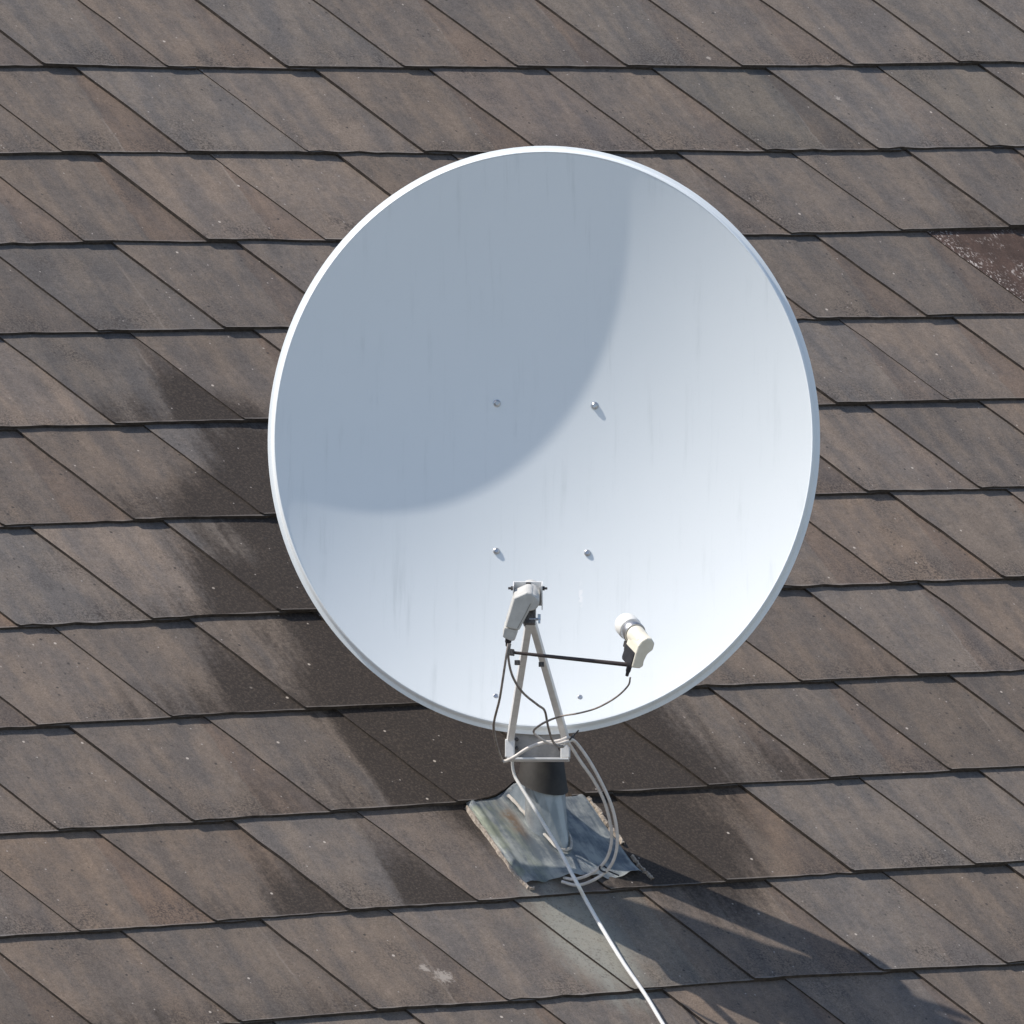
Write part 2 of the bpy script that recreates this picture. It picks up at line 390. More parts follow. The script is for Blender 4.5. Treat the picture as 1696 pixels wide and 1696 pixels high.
    # pale run-off from the zinc on the tile below it
    d = k.vm('LENGTH', k.vm('MULTIPLY', k.vm('SUBTRACT', P, (-0.165, -2.055, 0)), (1.0, 0.55, 0)))
    ro = k.m('SUBTRACT', 1.0, k.step(k.m('ADD', d, k.m('MULTIPLY', k.m('SUBTRACT', streak, 0.5), 0.09)), 0.030, 0.085))
    c = k.mix(k.m('MULTIPLY', ro, k.m('ADD', 0.25, k.m('MULTIPLY', k.step(speck, 0.40, 0.50), 0.40))), c, (0.34, 0.335, 0.285))
    # bird lime and lichen splashes
    for a, b, r in ((-0.4483, 2.082, 0.011), (-0.427, 2.101, 0.021), (1.1285, 0.1865, 0.006), (1.317, 0.2856, 0.008), (1.073, 0.405, 0.004)):
        d = k.m('ADD', k.m('DIVIDE', k.vm('LENGTH', k.vm('MULTIPLY', k.vm('SUBTRACT', P, (a, -b, 0)), (1, 1, 0))), r), k.m('MULTIPLY', k.m('SUBTRACT', k.noise(PO, 170, 4, 0.8), 0.5), 2.6))
        c = k.mix(k.m('MULTIPLY', k.m('SUBTRACT', 1.0, k.step(d, 0.30, 0.75)), 0.7), c, (0.42, 0.37, 0.32))
    # worn lower arris
    c = k.mix(k.m('MULTIPLY', k.m('SUBTRACT', 1.0, k.step(us, 0.0008, 0.0024)), 0.35), c, (0.33, 0.30, 0.28))
    k.bump(k.m('ADD', k.m('MULTIPLY', fine, 0.5), k.m('MULTIPLY', cloud, 1.2)), 0.28, 0.0016)
    return k.set(c, 0.82, 0, 0.28)

tile_mat = tile_material("fibre_cement_tile", (0.137, 0.118, 0.106), (0.182, 0.144, 0.115))
tile_red = tile_material("fibre_cement_tile_reddish", (0.066, 0.043, 0.034), (0.092, 0.058, 0.045), 0.75)
edge_mat = worn("tile_cut_edge", (0.040, 0.033, 0.028), (0.078, 0.063, 0.052), 0.95, scale=90, spec=0.2)

T_TH, SKEW, OVX, OVS = 0.0055, 0.44, 0.052, 0.055
def tile_mesh(seed, notch=False):
    """slanted slab; local origin at the top of its lower left corner, x along the eaves, y up the slope"""
    r = random.Random(seed)
    j = lambda s: r.gauss(0, s)
    W_, H_ = TILE_W + OVX, ROW_H + OVS
    pts = []                                        # (lateral x', s)
    n = 11
    clip = 0.0015 + 0.002 * r.random()
    pts.append((clip, 0.0))
    if notch:                                       # cut away round the mast
        pts += [(0.030, 0.0006), (0.0455, 0.0028), (0.060, 0.0056), (0.074, 0.0094), (0.088, 0.0150), (0.1005, 0.0199), (0.113, 0.0262), (0.1246, 0.0320), (0.144, 0.0393), (0.2041, 0.0361), (0.2004, 0.0174), (0.1915, 0.0), (0.21, 0.0003)]
    else:
        for k in range(1, n):
            pts.append((W_ * k / n + j(0.002), j(0.0006) + (0.0022 * r.random() if r.random() < 0.16 else 0)))
    pts += [(W_, 0.0), (W_, H_), (0.0, H_)]
    for k in range(6, 0, -1):
        pts.append((j(0.0005), H_ * k / 7))
    pts.append((0.0, clip * 1.2))
    bm = bmesh.new()
    uvl = bm.loops.layers.uv.new("UVMap")
    uvd = {}
    def vert(x, s, dz):
        z = -T_TH * (s / ROW_H) - T_TH * 0.62 * (x / TILE_W) + dz
        v = bm.verts.new((x - SKEW * s, s, z)); uvd[v] = (x - SKEW * s, s); return v
    top = [vert(x, s, 0) for x, s in pts]
    bot = [vert(x, s, -T_TH) for x, s in pts]
    f = bm.faces.new(top); f.material_index = 0
    f = bm.faces.new(bot[::-1]); f.material_index = 1
    for k in range(len(pts)):
        f = bm.faces.new((top[k], bot[k], bot[(k + 1) % len(pts)], top[(k + 1) % len(pts)])); f.material_index = 1
    bmesh.ops.recalc_face_normals(bm, faces=bm.faces[:])
    for f in bm.faces:
        for l in f.loops: l[uvl].uv = uvd[l.vert]
    me = bpy.data.meshes.new("tile"); bm.to_mesh(me); bm.free()
    me.materials.append(tile_mat); me.materials.append(edge_mat)
    return me

tile_meshes = [tile_mesh(100 + k) for k in range(16)]
notch_mesh = tile_mesh(300, True)
red_mesh = tile_mesh(301); red_mesh.materials[0] = tile_red

def corner(r, i):
    """where the lower left corner of tile i in row r sits (measured where it was in view)"""
    if (r, i) in MEASURED:
        da, db = MEASURED[(r, i)]
    else:
        near = sorted((abs(q - i) + 2.5 * abs(rr - r), d) for (rr, q), d in MEASURED.items())[:3]
        wts = [1 / (0.3 + n[0]) for n in near]
        da = sum(wt * n[1][0] for wt, n in zip(wts, near)) / sum(wts) + rng.gauss(0, 0.0012)
        db = sum(wt * n[1][1] for wt, n in zip(wts, near)) / sum(wts) + rng.gauss(0, 0.0008)
    return i * TILE_W + r * ROW_SHIFT + da, r * ROW_H + db

TILE_TOP = 0.0095
PALE = {(11, 3): (1.12, 1.16, 1.14), (1, 5): (0.93, 0.97, 1.0), (2, 6): (0.84, 0.89, 0.91), (2, 4): (0.95, 0.95, 0.98), (4, 7): (0.88, 0.90, 0.92), (4, 6): (0.86, 0.88, 0.90),
        (2, 8): (0.95, 1.0, 1.02), (1, 8): (0.95, 0.99, 1.02), (10, 2): (0.98, 0.98, 1.0)}
corners = {}
for r in range(-1, 15):
    lo = (-0.076 - 0.505 * (r * ROW_H - 0.04) - r * ROW_SHIFT) / TILE_W
    hi = (1.826 - 0.626 * (r * ROW_H - 0.05) - r * ROW_SHIFT) / TILE_W
    for i in range(math.floor(lo) - 3, math.ceil(hi) + 3):
        corners[(r, i)] = corner(r, i)
for (r, i), (a, b) in corners.items():
    nxt = corners.get((r, i + 1))
    ang = -math.atan2(nxt[1] - b, TILE_W) if nxt else 0.0
    ang = max(-0.035, min(0.035, ang))
    me = tile_meshes[rng.randrange(16)]
    if (r, i) == (9, 2): me = notch_mesh
    if (r, i) == (4, 8): me = red_mesh
    o = bpy.data.objects.new("tile", me)
    col.objects.link(o)
    o.parent = roof
    o.location = (a, -b, TILE_TOP + rng.gauss(0, 0.0004))
    o.rotation_euler = (rng.gauss(0, 0.0015), rng.gauss(0, 0.0015), ang)
    v = 1.0 + rng.gauss(0, 0.07)
    t = rng.gauss(0, 0.03)
    c = PALE.get((r, i), (v * (1 + t), v, v * (1 - t)))
    o.color = (*c, 1)
    o["dirt_wedge"], o["dirt_low"] = DIRT.get((r, i), (0.0, 0.0))

# ------------------------------------------------------------------ moss and grit caught under the lower edges
moss_mat = worn("moss_and_grit", (0.020, 0.018, 0.014), (0.055, 0.046, 0.030), 1.0, scale=300, spec=0.1)
bm = bmesh.new()
for (r, i), (a, b) in corners.items():
    if not (0 <= r <= 12): continue
    for k in range(rng.choice((0, 3, 6, 10, 18))):
        x = a + rng.uniform(0.0, 0.075) if rng.random() < 0.75 else a + rng.uniform(0.05, 0.2)
        s = rng.uniform(-0.001, 0.004)
        q = 0.0011 + 0.0022 * rng.random() ** 2
        geo = bmesh.ops.create_icosphere(bm, subdivisions=1, radius=q)
        ctr = RP(x, b + s, TILE_TOP - 0.0052 + 0.002 * rng.random())
        for v in geo['verts']:
            v.co = ctr + V((v.co.x * rng.uniform(0.7, 1.8), v.co.y * rng.uniform(0.6, 1.3), v.co.z * rng.uniform(0.6, 1.3)))
moss = build("moss", bm, moss_mat, roof)
moss["kind"] = "stuff"

# ------------------------------------------------------------------ unseen ground far below, made pale to bounce fill light onto the dish
bounce_ground_mat = worn("ground_bounce", (0.24, 0.235, 0.21), (0.34, 0.33, 0.30), 0.95, scale=0.15)
bm = bmesh.new()
bmesh.ops.create_grid(bm, x_segments=8, y_segments=8, size=900)
for v in bm.verts: v.co.z = -8.0
bounce_ground = build("bounce_ground", bm, bounce_ground_mat)
tag(bounce_ground, kind="structure")

# ================================================================== FLASHING ROUND THE MAST
def zinc(name, a, b, patina=True):
    k = NB(name)
    P = k.co(roof)
    st = k.noise(k.vm('MULTIPLY', P, (70, 12, 1)), 1.0, 5, 0.6)
    cl = k.noise(P, 45, 5, 0.65)
    c = k.mix(k.step(k.m('ADD', k.m('MULTIPLY', st, 0.6), k.m('MULTIPLY', cl, 0.4)), 0.40, 0.62), a, b)
    if patina:
        g = k.m('MULTIPLY', k.step(k.noise(k.vm('ADD', k.vm('MULTIPLY', P, (34, 14, 1)), (4, 2, 0)), 1.0, 5, 0.65), 0.42, 0.60), k.step(k.xyz(P)[0], -0.150, -0.185))
        c = k.mix(k.m('MULTIPLY', g, 0.5), c, (0.52, 0.56, 0.36))
        d = k.vm('LENGTH', k.vm('MULTIPLY', k.vm('SUBTRACT', P, (-0.158, -1.818, 0)), (1.0, 0.35, 0)))
        ru = k.m('MULTIPLY', k.m('SUBTRACT', 1.0, k.step(d, 0.002, 0.020)), k.step(cl, 0.30, 0.55))
        c = k.mix(k.m('MULTIPLY', ru, 0.8), c, (0.30, 0.16, 0.07))
    k.bump(k.noise(P, 30, 2), 0.12, 0.002)
    return k.set(c, k.m('ADD', 0.36, k.m('MULTIPLY', cl, 0.25)), 0.28 if patina else 0.35, 0.5)

zinc_sheet = zinc("weathered_zinc_sheet", (0.26, 0.30, 0.335), (0.66, 0.68, 0.65))
zinc_sleeve = zinc("zinc_sleeve_metal", (0.24, 0.28, 0.31), (0.38, 0.42, 0.45), False)

flash = empty("mast_flashing", RP(-0.11, 1.86, 0.01))
tag(flash, "weathered zinc flashing sheet with raised sleeve at the foot of the dish mast", "roof flashing")

bm = bmesh.new()
NA, NBR = 56, 30
TOP_EDGE = [(-0.30, 1.7765), (-0.1815, 1.7745), (-0.156, 1.7675), (-0.134, 1.7575), (-0.115, 1.7455), (-0.099, 1.741), (-0.070, 1.745), (-0.064, 1.776), (0.1, 1.777)]
def top_edge(a):                       # follows the tile that is cut away round the mast
    for (a0, b0), (a1, b1) in zip(TOP_EDGE, TOP_EDGE[1:]):
        if a <= a1: return b0 + (b1 - b0) * (a - a0) / (a1 - a0)
    return TOP_EDGE[-1][1]
grid = []
for jb in range(NBR + 1):
    row = []
    for ia in range(NA + 1):
        u, v = ia / NA, jb / NBR
        a = -0.209 + 0.196 * u
        bt = top_edge(a)
        b = bt + (1.940 - bt) * v
        h = 0.0054 + (b - 1.77) * 0.0286
        h += 0.0012 * math.sin(u * 17 + v * 3) * math.sin(v * 9 + u * 4)
        # folded welts along both sides
        for ue, sg in ((0.045, 1), (0.955, -1)):
            h += 0.003 * math.exp(-((u - ue) / 0.018) ** 2)
        # lower edge buckles up where the cables pass under it, corners curl
        h += 0.011 * math.exp(-((u - 0.42) / 0.13) ** 2) * max(0, (v - 0.72) / 0.28) ** 2
        h += 0.007 * max(0, (v - 0.8) / 0.2) ** 2 * max(0, (u - 0.86) / 0.14)
        h += 0.003 * math.sin(u * 23) * max(0, (v - 0.85) / 0.15) ** 2
        if v > 0.99: b += 0.002 * math.sin(u * 19) + 0.0012 * math.sin(u * 47)
        for u0, v0, sl, amp in ((0.16, 0.5, 0.10, 0.0012), (0.30, 0.4, -0.06, -0.0010), (0.80, 0.5, 0.25, 0.0014), (0.66, 0.8, -0.3, 0.0012), (0.88, 0.3, 0.12, -0.001)):
            h += amp * math.exp(-abs(u - u0 - sl * (v - v0)) / 0.022) * math.exp(-((v - v0) / 0.4) ** 2)
        if u < 0.01 or u > 0.99: h -= 0.002
        row.append(bm.verts.new(RP(a, b, h)))
    grid.append(row)
for jb in range(NBR):
    for ia in range(NA):
        bm.faces.new((grid[jb][ia], grid[jb][ia + 1], grid[jb + 1][ia + 1], grid[jb + 1][ia]))
bmesh.ops.solidify(bm, geom=bm.faces[:], thickness=0.0012)
build("sheet", bm, zinc_sheet, flash, True, 60)

# sleeve: round at the collar, running out up the slope to a boxed foot
MX, MY = FOOT[0], FOOT[1]
ZT = -1.056
base = []
for t in range(7): base.append((-0.1388 + 0.0165 * t / 6, 1.770 + 0.108 * t / 6, 0))         # left side, straight
arc = [(-0.1200, 1.8815), (-0.1145, 1.8845), (-0.1075, 1.8845), (-0.1005, 1.8812), (-0.0950, 1.8745), (-0.0915, 1.866)]
base += [(a, b, 1 + k) for k, (a, b) in enumerate(arc)]
for t in range(7): base.append((-0.088 + 0.012 * t / 6, 1.855 - 0.113 * t / 6, 9))
bm = bmesh.new()
nb = len(base)
n_arc = len(arc)
def ring_pt(w, z, rr):                  # w 0..1 round the front from left to right
    th = math.radians(200 - 220 * w)
    h = (CR * math.cos(th) - V((CF.x, CF.y, 0)).normalized() * math.sin(th))
    return V((MX, MY, z)) + h * rr
lower, upper = [], []
for a, b, k in base:
    w = 0.0 if k == 0 else (1.0 if k == 9 else k / (n_arc + 1))
    lower.append(bm.verts.new(RP(a, b, 0.0015 + (b - 1.77) * 0.0286)))
    upper.append(bm.verts.new(ring_pt(w, ZT, 0.0290)))
for k in range(nb - 1):
    bm.faces.new((lower[k], lower[k + 1], upper[k + 1], upper[k]))
bm.faces.new((lower[0], upper[0], upper[-1], lower[-1]))
bmesh.ops.remove_doubles(bm, verts=bm.verts[:], dist=1e-5)
build("sleeve", bm, zinc_sleeve, flash, True, 12)
# solder bead round the foot of the sleeve
bm = bmesh.new()
pts = [RP(a, b + (0.001 if 0 < k < 9 else 0), 0.0088 + (b - 1.77) * 0.0286) for a, b, k in base if b > 1.765 or k]
tube(bm, pts, 0.0022, 6, 3)
for v in bm.verts: v.co += NRM * rng.gauss(0, 0.0004) + E * rng.gauss(0, 0.0004)
build("solder_bead", bm, worn("solder_and_putty", (0.42, 0.38, 0.33), (0.55, 0.52, 0.48), 0.7, scale=180), flash, True, 60)

# crumbling mortar fillets along the sheet
mortar = worn("crumbled_mortar", (0.24, 0.20, 0.165), (0.44, 0.38, 0.32), 0.95, scale=220, spec=0.2)
def fillet(path, wid, hgt, seed):
    r = random.Random(seed)
    bm = bmesh.new(); prev = None
    n = 110
    knots = [[r.random() for _ in range(n + 2)] for _ in range(8)]
    def wob(c, k, span):                     # smooth random value
        x = k / span; i = int(x); f = x - i; f = f * f * (3 - 2 * f)
        return knots[c][i] * (1 - f) + knots[c][i + 1] * f
    for k in range(n + 1):
        t = k / n * (len(path) - 1); i = min(int(t), len(path) - 2); f = t - i
        a = path[i][0] + (path[i + 1][0] - path[i][0]) * f
        b = path[i][1] + (path[i + 1][1] - path[i][1]) * f
        dx, dy = path[i + 1][0] - path[i][0], path[i + 1][1] - path[i][1]
        L = math.hypot(dx, dy); nx, ny = -dy / L, dx / L
        w = wid * (0.55 + 0.7 * wob(0, k, 5) + 0.35 * wob(1, k, 2)); sh = wid * 0.5 * (wob(2, k, 6) - 0.5)
        ring = []
        for c, (q, hh) in enumerate(((-0.5, -1), (-0.30, 0.7), (-0.05, 1.0), (0.22, 0.8), (0.5, -1))):
            up = hgt * hh * (0.35 + 0.8 * wob(3 + c, k, 2.3)) if hh > 0 else -0.006
            ring.append(bm.verts.new(RP(a + nx * (q * w + sh), b + ny * (q * w + sh), 0.0046 + max(0.0, b - 1.77) * 0.0286 + up)))
        if prev:
            for j in range(4): bm.faces.new((prev[j], prev[j + 1], ring[j + 1], ring[j]))
        prev = ring
    return build("mortar_fillet", bm, mortar, flash, True, 50)
fillet([(-0.2115, 1.782), (-0.2120, 1.86), (-0.2110, 1.925), (-0.208, 1.950), (-0.198, 1.951)], 0.0052, 0.0014, 1)
fillet([(-0.0100, 1.780), (-0.0080, 1.83), (-0.0060, 1.875)], 0.0075, 0.0022, 2)
fillet([(-0.0070, 1.90), (-0.0050, 1.93), (0.000, 1.948)], 0.0055, 0.0014, 3)

# ================================================================== THE DISH
DC, X, U, N = V(DISH_C), V(DX), V(DU), V(DN)
def D(x, u, n): return DC + X * x + U * u + N * n
dish = empty("satellite_dish", V(FOOT))
tag(dish, "large white oval satellite dish on a short mast standing on the tiled roof", "satellite dish")

k = NB("dish_powder_coat")
P = k.co()
sep = k.xyz(P)
run = k.noise(k.comb(k.m('MULTIPLY', k.vm('DOT_PRODUCT', P, tuple(X)), 60.0), k.m('MULTIPLY', sep[2], 4.0), 0.0), 1.0, 5, 0.65)
runm = k.m('MULTIPLY', k.step(run, 0.52, 0.74), k.step(k.noise(P, 9, 3), 0.38, 0.62))
spk = k.noise(P, 420, 2, 0.6)
grime = k.m('ADD', k.m('MULTIPLY', runm, 0.24), k.m('MULTIPLY', k.step(spk, 0.62, 0.74), 0.07))
c = k.mix(grime, (0.775, 0.81, 0.825), (0.38, 0.42, 0.42))
c = k.mix(k.m('MULTIPLY', k.step(k.noise(P, 6, 4), 0.40, 0.62), 0.18), c, (0.72, 0.76, 0.775))
scr = k.vm('LENGTH', k.comb(k.m('SUBTRACT', k.vm('DOT_PRODUCT', P, tuple(X)), 0.0495), k.m('MULTIPLY', k.m('ADD', k.vm('DOT_PRODUCT', P, tuple(U)), 0.190), 0.16), 0.0))
scr = k.m('MULTIPLY', k.m('SUBTRACT', 1.0, k.step(scr, 0.0008, 0.0042)), k.step(k.noise(P, 130, 3), 0.40, 0.55))
c = k.mix(k.m('MULTIPLY', scr, 0.8), c, (0.90, 0.90, 0.90))
k.bump(spk, 0.05, 0.0006)
dish_mat = k.set(c, 0.45, 0, 0.4)
white_metal = worn("white_painted_metal", (0.68, 0.675, 0.66), (0.76, 0.755, 0.745), 0.42, scale=70)
grey_metal = worn("grey_painted_metal", (0.22, 0.21, 0.20), (0.30, 0.285, 0.27), 0.5, scale=60)
steel = worn("zinc_plated_steel", (0.45, 0.45, 0.46), (0.60, 0.60, 0.60), 0.32, 0.9, scale=200)
dark_steel = worn("weathered_bolt_steel", (0.06, 0.055, 0.055), (0.13, 0.12, 0.115), 0.5, 0.6, scale=260)
rubber = worn("black_rubber", (0.016, 0.014, 0.013), (0.030, 0.027, 0.024), 0.65, scale=40)
black_plastic = worn("black_plastic", (0.018, 0.018, 0.022), (0.03, 0.03, 0.034), 0.45, scale=80)
cream = worn("aged_cream_plastic", (0.73, 0.68, 0.56), (0.79, 0.75, 0.64), 0.45, scale=50)
grey_plastic = worn("weathered_pale_grey_plastic", (0.48, 0.475, 0.455), (0.57, 0.565, 0.54), 0.5, scale=50)
white_plastic = worn("white_plastic", (0.78, 0.77, 0.72), (0.82, 0.81, 0.78), 0.35, scale=60)

SAG, SHEAR, RIN = 0.0657, 0.36, 0.9715
def bowl(rho, th, push=0.0):
    d = SAG * (1 - (rho / RIN) ** 2) + push
    x, u = DISH_A * rho * math.cos(th), DISH_B * rho * math.sin(th)
    return D(x, u - d * SHEAR * 1.0, -d)
bm = bmesh.new()
NT, NR = 160, 36
def disc(push):
    rings = [[bm.verts.new(bowl(0, 0, push))]]
    for q in range(1, NR + 1):
        rings.append([bm.verts.new(bowl(RIN * q / NR, 2 * math.pi * t / NT, push)) for t in range(NT)])
    for A, B in zip(rings, rings[1:]):
        for t in range(NT):
            f = [A[t % len(A)], B[t], B[(t + 1) % NT], A[(t + 1) % len(A)]]
            bm.faces.new(list(dict.fromkeys(f)))
    return rings[-1]
front, back = disc(0.0), disc(0.0016)
for t in range(NT): bm.faces.new((front[t], back[t], back[(t + 1) % NT], front[(t + 1) % NT]))
reflector = build("reflector", bm, dish_mat, dish, True, 60)

# rolled rim with a lip turned out behind it
prof = [(-0.0112, -0.0008), (-0.0108, 0.0003), (-0.0100, 0.0006), (-0.0090, 0.0001), (-0.0078, -0.0016), (-0.0066, -0.0050), (-0.0056, -0.0090), (-0.0048, -0.0100), (-0.0018, -0.0104), (0.0, -0.0112), (0.0, -0.0128), (-0.0030, -0.0138), (-0.0090, -0.0100)]
bm = bmesh.new()
rings = []
for t in range(NT):
    th = 2 * math.pi * t / NT
    d = V((math.cos(th) / DISH_A, math.sin(th) / DISH_B)).normalized()
    ring = [bm.verts.new(D(DISH_A * math.cos(th) + d.x * o, DISH_B * math.sin(th) + d.y * o, z)) for o, z in prof]
    rings.append(ring)
for t in range(NT):
    A, B = rings[t], rings[(t + 1) % NT]
    for j in range(len(prof)):
        bm.faces.new((A[j], B[j], B[(j + 1) % len(prof)], A[(j + 1) % len(prof)]))
build("rim", bm, dish_mat, dish, True, 50)

# the six bolts through the reflector
def dome_bolt(name, p, d, r, h, parent, mat):
    bm = bmesh.new()
    lathe(bm, p, d, [(-0.001, r * 1.2), (0.0004, r * 1.2), (0.0005, r), (h * 0.6, r * 0.95), (h, r * 0.55), (h, 0)], 14)
    return build(name, bm, mat, parent, True, 40)
for x, u, n in BOLTS:
    g = (N + X * (2 * SAG * x / DISH_A ** 2) * -1.0 + U * (-2 * SAG * u / DISH_B ** 2)).normalized()
    dome_bolt("bolt", D(x, u, n), g, 0.0046, 0.0040, reflector, steel)

# mast, rubber collar and the mount behind the reflector
bm = bmesh.new()
lathe(bm, V((MX, MY, FOOT[2] - 0.02)), V((0, 0, 1)), [(0, 0.024), (0.435, 0.024), (0.437, 0.0225), (0.437, 0)], 32)
build("mast", bm, worn("galvanised_mast_steel", (0.30, 0.32, 0.34), (0.40, 0.42, 0.43), 0.45, 0.7), dish, True)
bm = bmesh.new()
nseg = 40
fwd = -V((CF.x, CF.y, 0)).normalized()
prev = None
low_dir = (fwd * 0.74 + CR * 0.67).normalized()
for rr, z, tilt in ((0.0235, -1.012, 0), (0.0250, -1.014, 0), (0.0335, -1.0655, 0.36), (0.0345, -1.068, 0.36), (0.0315, -1.068, 0.36), (0.026, -1.03, 0)):
    ring = []
    for q in range(nseg):
        th = 2 * math.pi * q / nseg
        h = CR * math.cos(th) + fwd * math.sin(th)
        ring.append(bm.verts.new(V((MX, MY, z - tilt * rr * h.dot(low_dir))) + h * rr))
    if prev:
        for q in range(nseg): bm.faces.new((prev[q], prev[(q + 1) % nseg], ring[(q + 1) % nseg], ring[q]))
    prev = ring
build("mast_collar", bm, rubber, dish, True, 40)

bm = bmesh.new()
for x in (-0.0605, 0.0560):
    for (u0, n0), (u1, n1) in (((-0.362, -0.027), (-0.25, -0.060)), ((-0.25, -0.060), (-0.145, -0.077)), ((-0.145, -0.077), (0.075, -0.079))):
        bar(bm, D(x, u0, n0), D(x, u1, n1), 0.022, 0.009, X)
for u in (-0.13,):
    box(bm, DC, X, U, N, -0.0755, 0.0725, u - 0.022, u + 0.022, -0.088, -0.0835, 0.001)
    for x in (-0.036, 0.022):
        box(bm, DC, X, U, N, x - 0.0025, x + 0.0025, u - 0.020, u + 0.020, -0.140, -0.088)
build("back_mount", bm, grey_metal, dish)

# feed arm bracket under the rim
bm = bmesh.new()
box(bm, DC, X, U, N, -0.0455, 0.0335, -0.4285, -0.372, -0.021, -0.018, 0.0008)       # plate
bracket = build("arm_bracket", bm, grey_metal, dish)
bm = bmesh.new()
box(bm, DC, X, U, N, -0.0455, 0.0365, -0.4305, -0.4278, -0.021, 0.012, 0.0008)
build("bracket_lip", bm, white_metal, bracket)
for x in (-0.0420, 0.0315):
    bm = bmesh.new()
    box(bm, DC, X, U, N, x - 0.0062, x + 0.0062, -0.4272, -0.403, -0.0175, 0.010, 0.0012)
    build("bracket_ear", bm, white_metal, bracket)
bm = bmesh.new()
for x in (-0.044, 0.032):
    box(bm, DC, X, U, N, x - 0.0015, x + 0.0015, -0.425, -0.355, -0.052, -0.0215)
box(bm, DC, X, U, N, -0.0455, 0.0335, -0.4275, -0.4252, -0.052, -0.0215)
build("arm_channel", bm, grey_metal, bracket)
for x, u in ((-0.0335, -0.4012), (-0.0335, -0.413), (0.024, -0.4135), (0.041, -0.400)):
    bm = bmesh.new()
    lathe(bm, D(x, u, -0.019), N, [(0, 0.0026), (0.006, 0.0026), (0.007, 0.0015), (0.007, 0)], 8)
    build("bolt", bm, dark_steel, bracket)

# the two struts
for p0, p1, side in ((STRUT_L[1], STRUT_L[0], 1), (STRUT_R[1], STRUT_R[0], -1)):
    bm = bmesh.new()
    bar(bm, D(*p0), D(*p1), 0.0090, 0.0090, (X * 0.93 - N * 0.36 * side), 0.0013)
    build("feed_strut", bm, white_metal, dish)
for x, u, n in STRUT_BOLTS:
    bm = bmesh.new()
    box(bm, D(x, u, n), X, U, N, -0.0036, 0.0036, -0.003, 0.003, 0.0, 0.0085, 0.0006)
    build("strut_bolt", bm, dark_steel, dish)
# clamp at the tip of the struts with its wing nut
bm = bmesh.new()
a0 = D(*APEX[0])
box(bm, a0, X, U, N, -0.0085, 0.0075, -0.012, 0.013, -0.03, 0.0035, 0.0012)
clamp = build("apex_clamp", bm, dark_steel, dish)
bm = bmesh.new()
lathe(bm, a0 + U * -0.006 + N * 0.002, X, [(0.0, 0.0018), (0.0145, 0.0018), (0.0145, 0)], 8)
box(bm, a0 + U * -0.006 + N * 0.002, X, U, N, 0.0105, 0.0145, -0.0012, 0.0065, -0.0015, 0.0015, 0.0005)
box(bm, a0 + U * -0.006 + N * 0.002, X, U, N, 0.0112, 0.0142, -0.0055, 0.0, -0.0015, 0.0015, 0.0005)
build("wing_nut", bm, steel, clamp)

# ---------------- main receiver head
O, d, Q, W = V(LNB_O), V(LNB_D), V(LNB_Q), V(LNB_V)
lnb = None
bm = bmesh.new()
prism(bm, O, Q, W, d, LNB_BODY, 0.0, 0.031, 0.0035, 3)
lnb = build("receiver_head", bm, grey_plastic, dish)
lnb["label"] = "pale grey receiver head at the tip of the struts"
bm = bmesh.new()
lathe(bm, O + Q * -0.0005 + W * -0.0008, d, [(0.001, 0.0), (0.001, 0.0105), (0.003, 0.0122), (0.040, 0.0122), (0.042, 0.0130), (0.047, 0.0130), (0.050, 0.0115), (0.051, 0)], 32)
build("feed_horn", bm, grey_plastic, lnb, True, 35)
bm = bmesh.new()
for (p0, q0), (p1, q1) in (((0.0005, -0.0015), (-0.0045, -0.0125)), ((-0.0045, -0.0125), (-0.0165, -0.0360))):
    bar(bm, O + Q * p0 + W * q0, O + Q * p1 + W * q1, 0.0007, 0.0007, Q)
build("seam", bm, worn("dirty_seam", (0.16, 0.15, 0.13), (0.22, 0.21, 0.19), 0.7), lnb)
bm = bmesh.new()
prism(bm, O, Q, W, d, LNB_CAP, 0.003, 0.029, 0.0028, 2)
build("end_cap", bm, grey_plastic, lnb)
bm = bmesh.new()
p = O + Q * LNB_PTS[0][0] + W * LNB_PTS[0][1] + d * 0.012
lathe(bm, p, (Q * -0.1 - W).normalized(), [(-0.002, 0.0042), (0.006, 0.0042), (0.008, 0.0034), (0.012, 0.003), (0.012, 0)], 12)
build("cable_connector", bm, black_plastic, lnb, True)
# sheet metal holder: square plate with ears folded forward
bm = bmesh.new()
hx0, hx1, hy0, hy1 = -0.0215, 0.0140, -0.020, 0.0135
box(bm, O, Q, W, d, hx0, hx1, hy0, hy1, 0.036, 0.0378, 0.0004)
box(bm, O, Q, W, d, hx0 - 0.0012, hx0, hy0, hy1, 0.022, 0.0378)
box(bm, O, Q, W, d, hx1, hx1 + 0.0012, hy0, hy1, 0.022, 0.0378)
holder = build("receiver_holder", bm, white_metal, dish)
for x0, sg in ((hx0 - 0.001, -1), (hx1 + 0.001, 1)):
    bm = bmesh.new()
    lathe(bm, O + Q * x0 + W * 0.008 + d * 0.028, Q * sg, [(0, 0.0028), (0.003, 0.0028), (0.003, 0.0016), (0.0065, 0.0016), (0.0065, 0)], 8)
    build("clamp_screw", bm, dark_steel, holder)
bm = bmesh.new()
box(bm, O, Q, W, d, -0.0062, 0.0, 0.0085, 0.0135, 0.033, 0.0358, 0.0008)
build("clamp_screw", bm, dark_steel, holder)
# stay that carries the holder down to the clamp
bm = bmesh.new()
box(bm, O, Q, W, d, -0.006, 0.005, -0.026, -0.010, 0.022, 0.0355, 0.001)
build("holder_stay", bm, dark_steel, holder)

